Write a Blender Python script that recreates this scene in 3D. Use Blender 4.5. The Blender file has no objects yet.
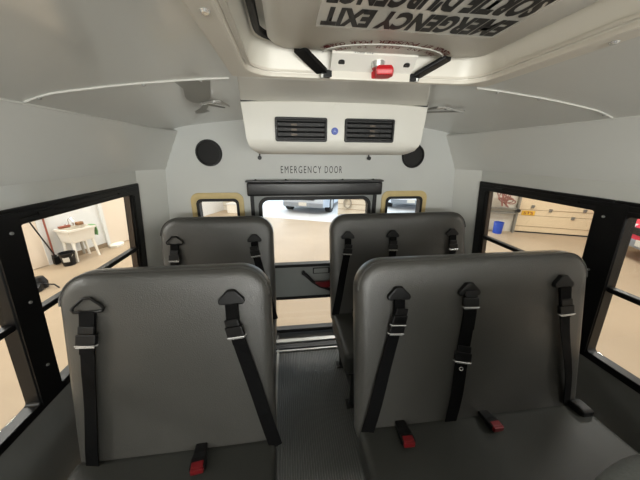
import bpy, bmesh, math, random
from mathutils import Vector, Matrix
random.seed(7)
S = bpy.context.scene
COL = S.collection
PI = math.pi
XC = 0.2485          # the bus's centre line
FL = -1.48           # bus floor
GF = -2.20           # garage floor

# ------------------------------------------------------------------ materials
def lin(c):
    c = c.lstrip('#')
    v = [int(c[i:i+2], 16) / 255 for i in (0, 2, 4)]
    return tuple(x / 12.92 if x <= .04045 else ((x + .055) / 1.055) ** 2.4 for x in v) + (1,)

def mat(name, col, rough=.5, metal=0, spec=.5, bump=0, bscale=200, var=0, vscale=4, bdist=.002, voronoi=False, coat=0, btype=None):
    m = bpy.data.materials.new(name); m.use_nodes = True
    nt = m.node_tree; b = nt.nodes['Principled BSDF']
    c = lin(col) if isinstance(col, str) else col
    b.inputs['Base Color'].default_value = c
    b.inputs['Roughness'].default_value = rough
    b.inputs['Metallic'].default_value = metal
    b.inputs['Specular IOR Level'].default_value = spec
    b.inputs['Coat Weight'].default_value = coat; b.inputs['Coat Roughness'].default_value = .1
    tc = nt.nodes.new('ShaderNodeTexCoord')
    if var:
        n = nt.nodes.new('ShaderNodeTexNoise'); n.inputs['Scale'].default_value = vscale
        n.inputs['Detail'].default_value = 5
        nt.links.new(tc.outputs['Object'], n.inputs['Vector'])
        r = nt.nodes.new('ShaderNodeValToRGB')
        r.color_ramp.elements[0].position = .3; r.color_ramp.elements[1].position = .7
        r.color_ramp.elements[0].color = tuple(x * (1 - var) for x in c[:3]) + (1,)
        r.color_ramp.elements[1].color = tuple(min(1, x * (1 + var)) for x in c[:3]) + (1,)
        nt.links.new(n.outputs['Fac'], r.inputs['Fac'])
        nt.links.new(r.outputs['Color'], b.inputs['Base Color'])
    if bump:
        if voronoi:
            t = nt.nodes.new('ShaderNodeTexVoronoi'); out = 'Distance'
        else:
            t = nt.nodes.new('ShaderNodeTexNoise'); out = 'Fac'
        t.inputs['Scale'].default_value = bscale
        nt.links.new(tc.outputs['Object'], t.inputs['Vector'])
        bp = nt.nodes.new('ShaderNodeBump'); bp.inputs['Strength'].default_value = bump
        bp.inputs['Distance'].default_value = bdist
        nt.links.new(t.outputs[out], bp.inputs['Height'])
        nt.links.new(bp.outputs['Normal'], b.inputs['Normal'])
    return m

def glass_mat(name, tint=(.96, .97, .96, 1), gl=.04):
    m = bpy.data.materials.new(name); m.use_nodes = True
    nt = m.node_tree; nt.nodes.clear()
    o = nt.nodes.new('ShaderNodeOutputMaterial'); t = nt.nodes.new('ShaderNodeBsdfTransparent')
    t.inputs['Color'].default_value = tint
    g = nt.nodes.new('ShaderNodeBsdfGlossy'); g.inputs['Roughness'].default_value = .02
    mx = nt.nodes.new('ShaderNodeMixShader'); mx.inputs['Fac'].default_value = gl
    nt.links.new(t.outputs[0], mx.inputs[1]); nt.links.new(g.outputs[0], mx.inputs[2])
    nt.links.new(mx.outputs[0], o.inputs['Surface'])
    return m

def rib_mat(name, col, pitch, rough=.6, axis='X', strength=.8, col2=None):
    """ribs running along the other axis"""
    m = mat(name, col, rough)
    nt = m.node_tree; b = nt.nodes['Principled BSDF']
    tc = nt.nodes.new('ShaderNodeTexCoord'); w = nt.nodes.new('ShaderNodeTexWave')
    w.bands_direction = axis; w.inputs['Scale'].default_value = (2 * PI / 20) / pitch
    nt.links.new(tc.outputs['Object'], w.inputs['Vector'])
    bp = nt.nodes.new('ShaderNodeBump'); bp.inputs['Strength'].default_value = strength; bp.inputs['Distance'].default_value = .003
    nt.links.new(w.outputs['Fac'], bp.inputs['Height']); nt.links.new(bp.outputs['Normal'], b.inputs['Normal'])
    if col2:
        r = nt.nodes.new('ShaderNodeMix'); r.data_type = 'RGBA'
        r.inputs['A'].default_value = lin(col); r.inputs['B'].default_value = lin(col2)
        nt.links.new(w.outputs['Fac'], r.inputs['Factor']); nt.links.new(r.outputs['Result'], b.inputs['Base Color'])
    return m

M = dict(
    vinyl=mat('grey_vinyl', '#454441', .33, spec=.6, bump=.6, bscale=270, bdist=.0018, var=.05, vscale=6),
    cushion=mat('seat_vinyl', '#30312e', .5, spec=.4, bump=.3, bscale=260, bdist=.0015, var=.05, vscale=6),
    web=mat('black_webbing', '#060607', .7, spec=.12, bump=.3, bscale=500, bdist=.0006),
    blackp=mat('black_plastic', '#0a0a0b', .45, spec=.35),
    pad=mat('black_pad_vinyl', '#1b1b1c', .35, bump=.2, bscale=300, bdist=.001),
    chrome=mat('chrome', '#dededc', .2, metal=.75),
    steel=mat('brushed_steel', '#a9a9a6', .45, metal=.7),
    greyfab=mat('grey_fabric', '#747777', .7, bump=.6, bscale=240, bdist=.002, var=.08, vscale=60),
    knob=mat('bright_red_knob', '#c81c26', .35),
    redp=mat('red_plastic', '#690d13', .4),
    frame=mat('black_window_frame', '#0b0b0c', .42, spec=.3),
    bronze=mat('bronze_channel', '#4a423b', .4, metal=.6),
    rubber=mat('black_rubber', '#0e0e0f', .55),
    ceil=mat('ceiling_grey', '#d3d3ce', .3, spec=.5, var=.02, vscale=2.5, coat=.5),
    trim=mat('white_bead', '#cbcac4', .4),
    roofgrey=mat('roof_patch_grey', '#969792', .45),
    wallup=mat('grey_wall_panel', '#d6d7d2', .35, spec=.5, var=.02, vscale=3, coat=.5),
    rear=mat('rear_wall_white', '#cfd1ce', .45, spec=.4, var=.03, vscale=3),
    lower=mat('dark_grey_wall_vinyl', '#737472', .6, bump=.4, bscale=220, bdist=.0015, var=.06, vscale=8),
    door=mat('grey_door_panel', '#8c8f8d', .4, var=.04, vscale=4),
    cream=mat('cream_moulding', '#d6c089', .5, var=.1, vscale=9),
    beige=mat('hatch_beige', '#d9d3c7', .42, var=.03, vscale=5),
    lid=mat('hatch_lid_beige', '#e6e3db', .4, var=.03, vscale=4),
    white=mat('hatch_recess_white', '#dfdbd0', .35),
    acwhite=mat('ac_housing_white', '#d6d4cc', .4, var=.02, vscale=3),
    decal=mat('silver_decal', '#cbc8c0', .15, spec=.7),
    ink=mat('black_ink', '#141414', .5),
    redink=mat('red_ink', '#6e241e', .6),
    blueink=mat('blue_ink', '#3c4a63', .6),
    blue=mat('blue_badge', '#2b48a5', .3),
    floor=rib_mat('ribbed_rubber_floor', '#444544', .0125, .5, 'X', .9, '#5b5c59'),
    floorflat=mat('smooth_rubber_floor', '#4a4b4a', .55, var=.06, vscale=6),
    glass=glass_mat('window_glass'),
    speaker=mat('speaker_mesh', '#121213', .6, bump=.6, bscale=420, bdist=.002, voronoi=True),
    seatleg=mat('seat_frame_black', '#141415', .4),
    # outside
    gfloor=mat('garage_concrete', '#a3917a', .45, spec=.3, var=.09, vscale=.9),
    gout=mat('outside_concrete', '#c4c3c2', .7, var=.06, vscale=1.2),
    gwall=mat('garage_white_wall', '#dcdcda', .7),
    gdoorw=mat('garage_cream_door', '#e2d3c0', .6),
    gpanel=mat('sectional_door_cream', '#dcc9a8', .55, var=.03, vscale=2),
    gseam=mat('sectional_door_seam', '#8d7a62', .7),
    gceil=mat('garage_ceiling', '#d8d6d0', .8),
    siding=mat('garage_siding', '#cbc5b8', .7),
    tub=mat('white_laundry_tub', '#e8e2d6', .45),
    brown=mat('brown_cake_soap', '#8a6240', .7),
    green=mat('green_cloth', '#6f9e6a', .8),
    wood=mat('red_brown_handle', '#8c4a38', .5),
    bluep=mat('blue_plastic_drum', '#2449b0', .4),
    rack=mat('rack_steel', '#8a8880', .45, metal=.4),
    hose=mat('red_hose', '#8a5a50', .6),
    yellow=mat('yellow_sign', '#e0b23a', .5),
    carred=mat('red_car_paint', '#c81f46', .3, coat=.6),
    carsilver=mat('silver_car_paint', '#a9b2bf', .3, metal=.3, coat=.5),
    carwhite=mat('white_car_paint', '#dfe4ee', .3, coat=.5),
    bumper=mat('grey_bumper', '#7d848d', .4),
    tyre=mat('tyre_rubber', '#1b1b1c', .8),
    carglass=mat('dark_car_glass', '#22282e', .1),
    lamp=mat('headlamp', '#d8dce0', .15),
    galv=mat('galvanised_wire', '#9a968c', .5),
)

# ------------------------------------------------------------------ mesh helpers
def bm_new(): return bmesh.new()

def root_of(o):
    while o.parent: o = o.parent
    return o

def link(name, bm, m, parent=None, smooth=False, bevel=0, bseg=2):
    bmesh.ops.recalc_face_normals(bm, faces=bm.faces)
    if bevel:
        es = [e for e in bm.edges if len(e.link_faces) == 2 and e.calc_face_angle(0) > .6]
        bmesh.ops.bevel(bm, geom=es, offset=bevel, segments=bseg, affect='EDGES', profile=.6)
    me = bpy.data.meshes.new(name)
    if parent is not None:
        r = root_of(parent)
        bmesh.ops.translate(bm, verts=bm.verts, vec=-Vector(r.location))
    bm.to_mesh(me); bm.free()
    if smooth:
        me.polygons.foreach_set('use_smooth', [True] * len(me.polygons))
        try: me.set_sharp_from_angle(angle=.7)
        except Exception: pass
    me.materials.append(m)
    o = bpy.data.objects.new(name, me); COL.objects.link(o)
    if parent is not None: o.parent = parent
    return o

def struct(name, bm, m, parent=None, **k):
    o = link(name, bm, m, parent, **k)
    if parent is None: o['kind'] = 'structure'
    return o

def empty(name, loc, structure=False):
    o = bpy.data.objects.new(name, None); COL.objects.link(o)
    o.location = loc; o.empty_display_size = .05
    if structure: o['kind'] = 'structure'
    return o

def thing(name, loc, label, cat, group=None):
    o = empty(name, loc); o['label'] = label; o['category'] = cat
    if group: o['group'] = group
    return o

def tag(o, label, cat, group=None):
    o['label'] = label; o['category'] = cat
    if group: o['group'] = group
    return o

def V(*a): return Vector(a)

def box(bm, c, s, mx=None):
    vs = bmesh.ops.create_cube(bm, size=1)['verts']
    for v in vs:
        v.co = Vector((v.co.x * s[0] + c[0], v.co.y * s[1] + c[1], v.co.z * s[2] + c[2]))
        if mx is not None: v.co = mx @ v.co
    return vs

def box2(bm, a, b, mx=None):
    return box(bm, [(p + q) / 2 for p, q in zip(a, b)], [abs(q - p) for p, q in zip(a, b)], mx)

def rrect(x0, y0, x1, y1, r, n=6):
    if not isinstance(r, (list, tuple)): r = [r] * 4     # bl, br, tr, tl
    pts = []
    for (cx, cy, rr, a0) in ((x0, y0, r[0], PI), (x1, y0, r[1], 1.5 * PI), (x1, y1, r[2], 0), (x0, y1, r[3], .5 * PI)):
        sx = 1 if cx == x0 else -1; sy = 1 if cy == y0 else -1
        ox, oy = cx + sx * rr, cy + sy * rr
        for i in range(n + 1):
            a = a0 + .5 * PI * i / n
            pts.append((ox + rr * math.cos(a), oy + rr * math.sin(a)))
    return pts

def offset_poly(pts, d):
    """inset a convex counter-clockwise outline"""
    n = len(pts); out = []
    for i in range(n):
        p0 = Vector(pts[i - 1]); p = Vector(pts[i]); p1 = Vector(pts[(i + 1) % n])
        a = (p - p0); b = (p1 - p)
        if a.length < 1e-7: a = b
        if b.length < 1e-7: b = a
        a.normalize(); b.normalize()
        t = (a + b); t.normalize()
        nrm = Vector((-t.y, t.x))
        k = 1 / max(.5, nrm.dot(Vector((-a.y, a.x))))
        q = p + nrm * d * k
        out.append((q.x, q.y))
    return out

def rings(bm, rows, close=True, cap=True):
    vv = [[bm.verts.new(p) for p in r] for r in rows]
    n = len(vv[0])
    for a, b in zip(vv, vv[1:]):
        for i in range(n if close else n - 1):
            j = (i + 1) % n
            bm.faces.new((a[i], a[j], b[j], b[i]))
    if cap and close:
        bm.faces.new(list(reversed(vv[0]))); bm.faces.new(vv[-1])
    return vv

def prism(bm, pts, fn, d0, d1):
    rings(bm, [[fn(x, y, d0) for x, y in pts], [fn(x, y, d1) for x, y in pts]])

def frame(bm, outer, inner, fn, d0, d1):
    rows = [[fn(x, y, d0) for x, y in outer], [fn(x, y, d1) for x, y in outer],
            [fn(x, y, d1) for x, y in inner], [fn(x, y, d0) for x, y in inner]]
    vv = rings(bm, rows, cap=False)
    n = len(vv[0]); a, b = vv[-1], vv[0]
    for i in range(n):
        j = (i + 1) % n
        bm.faces.new((a[i], a[j], b[j], b[i]))

def tube(bm, pts, r, n=8, closed=False):
    pts = [Vector(p) for p in pts]; m = len(pts); rows = []
    up = None
    for i, p in enumerate(pts):
        if closed: t = pts[(i + 1) % m] - pts[i - 1]
        else: t = pts[min(i + 1, m - 1)] - pts[max(i - 1, 0)]
        t.normalize()
        if up is None:
            up = Vector((0, 0, 1)) if abs(t.z) < .9 else Vector((1, 0, 0))
        s = t.cross(up); s.normalize(); up = s.cross(t); up.normalize()
        rr = r[i] if isinstance(r, (list, tuple)) else r
        rows.append([p + (s * math.cos(a) + up * math.sin(a)) * rr for a in [2 * PI * k / n for k in range(n)]])
    if closed: rows.append(rows[0])
    vv = rings(bm, rows, cap=not closed)
    if closed: bmesh.ops.remove_doubles(bm, verts=bm.verts, dist=1e-6)

def cyl(bm, p0, p1, r0, r1=None, n=16):
    p0, p1 = Vector(p0), Vector(p1); r1 = r0 if r1 is None else r1
    t = (p1 - p0).normalized(); u = Vector((0, 0, 1)) if abs(t.z) < .9 else Vector((1, 0, 0))
    s = t.cross(u).normalized(); w = s.cross(t)
    rings(bm, [[p + (s * math.cos(2 * PI * k / n) + w * math.sin(2 * PI * k / n)) * r for k in range(n)] for p, r in ((p0, r0), (p1, r1))])

def ribbon(bm, pts, wdirs, nrm, w, t):
    rows = []
    for p, wd, nm in zip(pts, wdirs, nrm):
        p = Vector(p); wd = Vector(wd).normalized(); nm = Vector(nm).normalized()
        rows.append([p - wd * w / 2 - nm * t / 2, p + wd * w / 2 - nm * t / 2, p + wd * w / 2 + nm * t / 2, p - wd * w / 2 + nm * t / 2])
    rings(bm, rows)

def text_mesh(name, body, m, parent, mx, size=1, sx=1, bold=0, shear=0, align='CENTER', spacing=1, fit=None, ext=.0006, height=None):
    cu = bpy.data.curves.new(name, 'FONT'); cu.body = body; cu.size = size
    cu.align_x = align; cu.offset = bold; cu.shear = shear; cu.space_character = spacing; cu.resolution_u = 3
    cu.extrude = 0
    tmp = bpy.data.objects.new(name + '_tmp', cu); COL.objects.link(tmp)
    dg = bpy.context.evaluated_depsgraph_get()
    me = bpy.data.meshes.new_from_object(tmp.evaluated_get(dg))
    bpy.data.objects.remove(tmp); bpy.data.curves.remove(cu)
    xs = [v.co.x for v in me.vertices]; ys = [v.co.y for v in me.vertices]
    cx, cy = (max(xs) + min(xs)) / 2, (max(ys) + min(ys)) / 2
    kx = fit / (max(xs) - min(xs)) if fit else sx
    ky = height / (max(ys) - min(ys)) if height else 1
    for v in me.vertices:
        v.co = mx @ Vector(((v.co.x - cx) * kx, (v.co.y - cy) * ky, ext))
        if parent is not None: v.co -= Vector(root_of(parent).location)
    me.materials.clear(); me.materials.append(m); me.name = name
    o = bpy.data.objects.new(name, me); COL.objects.link(o)
    if parent is not None: o.parent = parent
    return o

# ------------------------------------------------------------------ bus shell
TL = .0843
def hw(z): return 1.2 - TL * (z + .5)
def taper(y): return 0 if y < 1.8 else .115 * (y - 1.8) / .15
def W(s, y, z, d=0):                      # a point on a side wall, d = outwards
    return Vector((XC + s * (hw(z) - taper(y) + d), y, z))
Y0, YW = -1.75, 1.95                      # front end and rear wall of the built stretch
PROF = [(0, .235), (.15, .2325), (.3, .226), (.5, .212), (.65, .197), (.75, .185), (.9, .163), (.96, .148), (.99, .135)]
def zceil(u):
    u = abs(u)
    for (a, za), (b, zb) in zip(PROF, PROF[1:]):
        if u <= b: return za + (zb - za) * (u - a) / (b - a)
    return PROF[-1][1]
prof = [(-u, z) for u, z in reversed(PROF)] + PROF[1:]

def sheet(bm, rows, thick_fn):
    """solid sheet from a grid of points, thickness given by a function point -> offset"""
    a = [[bm.verts.new(p) for p in r] for r in rows]
    b = [[bm.verts.new(Vector(p) + thick_fn(Vector(p))) for p in r] for r in rows]
    R, C = len(a), len(a[0])
    for i in range(R - 1):
        for j in range(C - 1):
            bm.faces.new((a[i][j], a[i][j+1], a[i+1][j+1], a[i+1][j]))
            bm.faces.new((b[i][j], b[i+1][j], b[i+1][j+1], b[i][j+1]))
    for i in range(R - 1):
        for j in (0, C - 1): bm.faces.new((a[i][j], a[i+1][j], b[i+1][j], b[i][j]))
    for j in range(C - 1):
        for i in (0, R - 1): bm.faces.new((a[i][j], b[i][j], b[i][j+1], a[i][j+1]))

# floor of the bus
bm = bm_new(); box2(bm, (-.10, Y0, FL - .06), (.44, 1.79, FL)); struct('floor', bm, M['floor'])
bm = bm_new(); box2(bm, (XC - 1.22, Y0, FL - .06), (-.10, YW, FL)); box2(bm, (.44, Y0, FL - .06), (XC + 1.22, YW, FL))
box2(bm, (-.10, 1.79, FL - .06), (.44, YW + .1, FL - .02)); struct('floor_side', bm, M['floorflat'])
# aisle trims and the threshold
bm = bm_new(); box2(bm, (-.112, Y0, FL), (-.098, 1.73, FL + .006)); box2(bm, (.432, Y0, FL), (.446, 1.73, FL + .006)); struct('trim_1', bm, M['steel'])
bm = bm_new(); box2(bm, (-.16, 1.80, FL - .02), (.56, 1.84, FL + .012)); box2(bm, (-.16, 1.70, FL), (.56, 1.716, FL + .008)); struct('trim_2', bm, M['steel'], bevel=.003)
bm = bm_new(); box2(bm, (-.16, 1.735, FL), (.56, 1.785, FL + .006)); struct('trim_3', bm, M['rubber'])

# ceiling: crowned panels plus the two coves
bm = bm_new()
up5 = lambda p: Vector((0, 0, .05))
sheet(bm, [[Vector((XC + u, y, z)) for u, z in prof] for y in (Y0, .0)], up5)
sheet(bm, [[Vector((XC + u, y, z)) for u, z in prof] for y in (.85, .94, YW + .05)], up5)
pl_ = [(u, z) for u, z in prof if u < -.37] + [(-.37, zceil(.37))]           # beside the roof hatch opening
sheet(bm, [[Vector((XC + u, y, z)) for u, z in pl_] for y in (.0, .85)], up5)
sheet(bm, [[Vector((XC - u, y, z)) for u, z in reversed(pl_)] for y in (.0, .85)], up5)
ceiling = struct('ceiling', bm, M['ceil'], smooth=True)
for s, nm in ((-1, 'left'), (1, 'right')):
    bm = bm_new()
    rows = []
    for y in (Y0, 1.8, YW + .05):
        tp = taper(y)
        ut, ub = .99 - .45 * tp, hw(-.108) - tp
        rows.append([Vector((XC + s * (ut + (ub - ut) * f_ ** 1.1 + .006 * math.sin(PI * f_)), y, .135 - .243 * f_)) for f_ in (0, .15, .35, .6, .8, 1)])
    sheet(bm, rows, lambda p, s=s: Vector((s * .05, 0, .03)))
    struct('ceiling_cove_' + nm, bm, M['ceil'], ceiling, smooth=True)
    # thin bead along the cove joint
    bm = bm_new(); tube(bm, [(XC + s * (.992 - .45 * taper(y)), y, .131) for y in (Y0, 1.8, YW)], .0035)
    struct('cove_bead', bm, M['ceil'], ceiling, smooth=True)
# bow trims across the roof between panels
for s in (-1, 1):
    bm = bm_new(); pts = []
    for i in range(15):
        u = .41 + (.985 - .41) * i / 14
        pts.append((XC + s * u, .94, zceil(u) - .002))
    tube(bm, pts, .0028)
    struct('seam_bead', bm, M['trim'], ceiling, smooth=True)
    bm = bm_new()
    for q in (2, 6, 13): cyl(bm, V(*pts[q]) + V(0, 0, -.004), V(*pts[q]) + V(0, 0, -.008), .006, .004, 8)
    struct('rivet', bm, M['steel'], ceiling, smooth=True)
# flat grey patch on the left roof panel
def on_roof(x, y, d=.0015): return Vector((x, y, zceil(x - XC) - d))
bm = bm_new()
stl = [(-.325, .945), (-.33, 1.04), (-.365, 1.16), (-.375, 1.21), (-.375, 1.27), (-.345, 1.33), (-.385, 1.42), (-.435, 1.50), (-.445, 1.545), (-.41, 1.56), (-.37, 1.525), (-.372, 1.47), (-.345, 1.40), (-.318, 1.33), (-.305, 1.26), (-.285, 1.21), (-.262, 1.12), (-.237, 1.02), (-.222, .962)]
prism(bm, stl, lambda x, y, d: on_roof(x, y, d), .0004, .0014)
struct('roof_patch', bm, M['roofgrey'], ceiling)

# side walls
for s, nm in ((-1, 'left'), (1, 'right')):
    out = lambda p, s=s: Vector((s * .05, 0, 0))
    bm = bm_new()
    ys = [Y0, 1.80, YW + .02]
    sheet(bm, [[W(s, y, -.108), W(s, y, -.20)] for y in ys], out)
    sheet(bm, [[W(s, y, -.20), W(s, y, -.96)] for y in (1.80, YW + .02)], out)
    struct('wall_' + nm, bm, M['wallup'])
    bm = bm_new()
    sheet(bm, [[W(s, y, -.957), W(s, y, FL - .03)] for y in ys], out)
    struct('wall_%s_lower' % nm, bm, M['lower'])
    bm = bm_new()                                          # sill ledge
    sheet(bm, [[W(s, y, -.943, -.012), W(s, y, -.972, -.012)] for y in (Y0, 1.80)], lambda p, s=s: Vector((s * .03, 0, 0)))
    struct('trim_sill_' + nm, bm, M['frame'], bevel=.003)

# side windows: black frame, sliding sashes, bar and glass
def side_window(idx, s, y0, y1):
    t = empty('window_%d' % idx, W(s, (y0 + y1) / 2, -.95), True)
    fn = lambda y, z, d: W(s, y, z, d)
    flip = (lambda pts: pts)
    bm = bm_new()
    frame(bm, rrect(y0 - .064, -.955, y1 + (.083 if y1 > 1.5 else .062), -.183, .006, 2), rrect(y0, -.935, y1, -.243, .012, 2), fn, -.012, .042)
    link('window_frame', bm, M['frame'], t, bevel=.003, bseg=1)
    # stepped track at the top
    bm = bm_new()
    for z, d in ((-.205, -.018), (-.228, -.016)):
        prism(bm, [(y0 - .05, z - .006), (y1 + .06, z - .006), (y1 + .06, z + .006), (y0 - .05, z + .006)], fn, d, d + .012)
    for yy in (y0 + .07, y1 - .14):
        prism(bm, [(yy, -.222), (yy + .07, -.222), (yy + .07, -.212), (yy, -.212)], fn, -.020, -.008)
    link('sash_track', bm, M['blackp'], t)
    # inner channel at the rear jamb
    if y1 > 1.5:
        bm = bm_new()
        prism(bm, rrect(y1 - .010, -.93, y1 - .002, -.245, .001, 1), fn, .002, .03)
        link('sash_channel', bm, M['bronze'], t)
    bm = bm_new(); prism(bm, rrect(y1 + .012, -.92, y1 + .022, -.25, .001, 1), fn, -.016, -.010); link('jamb_strip', bm, M['frame'], t)
    # meeting rail
    bm = bm_new()
    prism(bm, rrect(y0, -.597, y1, -.573, .004, 2), fn, -.006, .03)
    link('meeting_rail', bm, M['frame'], t, bevel=.003, bseg=1)
    bm = bm_new(); prism(bm, rrect(y0, -.575, y1, -.243, .002, 1), fn, .020, .024); link('glass_pane', bm, M['glass'], t)
    bm = bm_new(); prism(bm, rrect(y0, -.935, y1, -.595, .002, 1), fn, .034, .038); link('glass_pane', bm, M['glass'], t)
    # rivets on the pillar
    for z in (-.26, -.52, -.80):
        bm = bm_new(); cyl(bm, W(s, y0 - .045, z, -.022), W(s, y0 - .045, z, -.016), .005, .006, 10); link('screw', bm, M['steel'], t, smooth=True)
    return t
k = 1
for s in (-1, 1):
    side_window(k, s, 1.029 if s > 0 else 1.006, 1.715); k += 1
    side_window(k, s, .196, .903); k += 1
    side_window(k, s, -.637, .049); k += 1
    for ya, yb_ in ((.907, 1.025 if s > 0 else 1.002), (.053, .192)):
        bm = bm_new(); prism(bm, rrect(ya, -.945, yb_, -.195, .004, 2), lambda y, z, d, s=s: W(s, y, z, d), -.017, -.011)
        struct('trim_pillar_' + ('left' if s < 0 else 'right'), bm, M['frame'])
    bm = bm_new()                                        # front end of the side above the floor
    sheet(bm, [[W(s, y, -.20), W(s, y, -.957)] for y in (Y0, -.70)], lambda p, s=s: Vector((s * .05, 0, 0)))
    struct('wall_%s_front' % ('left' if s < 0 else 'right'), bm, M['wallup'])

# rear wall with its openings
HX0, HX1 = -.25, .677                      # emergency door opening
SWL = (-.625, -.345); SWR = (.765, 1.052)  # small windows (wall holes)
SWZ = (-.60, -.315)
bm = bm_new()
zs = [FL - .03, -.96, SWZ[0], SWZ[1], -.29, -.17, .135, .27]
def xl(z): return -(hw(min(z, -.1)) - .115) + XC + .0
def xr(z): return (hw(min(z, -.1)) - .115) + XC
for za, zb in zip(zs, zs[1:]):
    segs = []
    if zb > .2: L0, L1, R0_, R1_ = -.73, -.73, 1.22, 1.22
    elif zb > .1: L0, L1, R0_, R1_ = xl(-.17) - .02, -.73, xr(-.17) + .02, 1.22
    else: L0, L1, R0_, R1_ = xl(za) - .02, xl(zb) - .02, xr(za) + .02, xr(zb) + .02
    cuts = []
    if za >= SWZ[0] - 1e-6 and zb <= SWZ[1] + 1e-6: cuts += [SWL, SWR]
    if zb <= -.29 + 1e-6: cuts += [(HX0, HX1)]
    cuts.sort(); edges = [(L0, L1)]
    for a, b in cuts: edges += [(a, a), (b, b)]
    edges.append((R0_, R1_))
    for i in range(0, len(edges), 2):
        (a0, a1), (b0, b1) = edges[i], edges[i + 1]
        rings(bm, [[V(a0, y, za), V(b0, y, za), V(b1, y, zb), V(a1, y, zb)] for y in (YW, YW + .05)])
struct('wall_rear', bm, M['rear'])

fnR = lambda x, z, d: Vector((x, YW + d, z))
for i, (a, b, x0, x1) in enumerate(((SWL[0], SWL[1], -.669, -.306), (SWR[0], SWR[1], .727, 1.094))):
    t = empty('window_%d' % (7 + i), (0.5 * (a + b), YW, -.62), True)
    bm = bm_new()
    frame(bm, rrect(x0, -.66, x1, -.268, .055, 6), rrect(a - .004, -.604, b + .004, -.311, .035, 6), fnR, -.014, .02)
    link('cream_surround', bm, M['cream'], t, smooth=True, bevel=.006)
    bm = bm_new()
    frame(bm, rrect(a - .006, -.606, b + .006, -.309, .036, 6), rrect(a + .012, -.588, b - .012, -.328, .026, 6), fnR, -.019, .045)
    link('rubber_gasket', bm, M['rubber'], t, smooth=True)
    bm = bm_new(); prism(bm, rrect(a + .008, -.592, b - .008, -.324, .028, 6), fnR, .028, .032); link('glass_pane', bm, M['glass'], t)

# emergency door
t = empty('door_1', (XC, YW, FL), True)
bm = bm_new()
def dstrip(x0, z0, x1, z1): box2(bm, (x0, YW + .005, z0), (x1, YW + .045, z1))
wx0, wx1, wz0, wz1 = -.192, .632, -.857, -.315
lz0, lz1 = -1.475, -1.150
dstrip(HX0 + .012, wz1, HX1 - .012, -.24); dstrip(HX0 + .012, FL, wx0, wz1); dstrip(wx1, FL, HX1 - .012, wz1)
dstrip(wx0, lz1, wx1, wz0)
link('door_panel', bm, M['door'], t)
bm = bm_new()
frame(bm, rrect(wx0 - .012, wz0 - .012, wx1 + .012, wz1 + .012, .07, 8), rrect(wx0 + .012, wz0 + .012, wx1 - .012, wz1 - .012, .055, 8), fnR, -.006, .05)
link('window_gasket', bm, M['rubber'], t, smooth=True)
bm = bm_new()
frame(bm, rrect(wx0 - .012, lz0 - .012, wx1 + .012, lz1 + .012, .05, 6), rrect(wx0 + .012, lz0 + .02, wx1 - .012, lz1 - .010, .03, 6), fnR, -.006, .05)
link('window_gasket', bm, M['rubber'], t, smooth=True)
for (za, zb) in ((wz0, wz1), (lz0, lz1)):
    bm = bm_new(); prism(bm, rrect(wx0, za, wx1, zb, .06, 6), fnR, .02, .024); link('glass_pane', bm, M['glass'], t)
# corner infill behind the rounded gasket
bm = bm_new()
for cxx, sx in ((wx0 - .004, 1), (wx1 + .004, -1)):
    for czz, sz in ((wz0 - .004, 1), (wz1 + .004, -1)):
        pts = [(cxx, czz)] + [(cxx + sx * (.07 - .07 * math.sin(a)), czz + sz * (.07 - .07 * math.cos(a))) for a in [PI / 2 * q / 6 for q in range(7)]]
        prism(bm, pts, fnR, .006, .018)
link('corner_infill', bm, M['door'], t)
# black seals at both edges of the door
for x in (HX0 + .004, HX1 - .004):
    bm = bm_new(); box2(bm, (x - .013, YW - .012, FL), (x + .013, YW + .03, -.24)); link('door_seal', bm, M['rubber'], t, bevel=.004)
# release handle: black bar with a red grip
bm = bm_new()
tube(bm, [(.105, YW - .035, -.908), (.135, YW - .04, -.925), (.19, YW - .045, -.985), (.25, YW - .045, -1.03), (.36, YW - .045, -1.075)], [.011, .014, .012, .013, .012], 10)
cyl(bm, (.118, YW, -.915), (.118, YW - .04, -.915), .012)
h = link('release_handle', bm, M['blackp'], t, smooth=True)
bm = bm_new()
rings(bm, [[V(x, YW - .045 + dy, z + dz) for dy, dz in ((-.012, -hh), (.012, -hh), (.012, hh), (-.012, hh))] for x, z, hh in ((.21, -.992, .004), (.25, -1.010, .020), (.31, -1.012, .026), (.38, -.995, .022), (.42, -.985, .018))])
link('grip', bm, M['redp'], h, bevel=.004)
bm = bm_new(); frame(bm, rrect(.195, -.935, .335, -.885, .006, 3), rrect(.203, -.930, .322, -.890, .004, 3), fnR, -.002, .006)
pl = link('instruction_plate', bm, M['blackp'], t)
bm = bm_new(); box2(bm, (.203, YW - .001, -.930), (.322, YW + .006, -.890)); link('plate_face', bm, M['door'], pl)

# head pad over the door
t = thing('head_pad', (XC - .03, YW, -.29), 'long black padded vinyl bumper across the wall above the emergency door', 'door pad')
bm = bm_new(); box2(bm, (-.269, 1.87, -.286), (.70, YW - .001, -.192))
link('pad_body', bm, M['pad'], t, smooth=True, bevel=.014, bseg=3)
bm = bm_new(); box2(bm, (-.278, 1.885, -.192), (.712, YW - .001, -.180)); link('top_strip', bm, M['pad'], t, bevel=.003)
for x in (-.21, .0, .41, .64):
    bm = bm_new(); cyl(bm, (x, 1.915, -.181), (x, 1.915, -.173), .007, .006, 10); link('screw', bm, M['blackp'], t, smooth=True)

# stencilled letters
mx = Matrix.Translation((.189, YW - .0015, -.110)) @ Matrix.Rotation(PI / 2, 4, 'X')
t = empty('door_lettering', (.189, YW, -.110))
text_mesh('word', 'EMERGENCY', M['ink'], t, mx @ Matrix.Translation((-.0765, 0, 0)), size=.06, bold=0, spacing=1.35, fit=.290, height=.050)
text_mesh('word', 'DOOR', M['ink'], t, mx @ Matrix.Translation((.158, 0, 0)), size=.06, bold=0, spacing=1.35, fit=.127, height=.050)
tag(t, 'black EMERGENCY DOOR letters on the white wall above the door pad', 'lettering')

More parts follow.
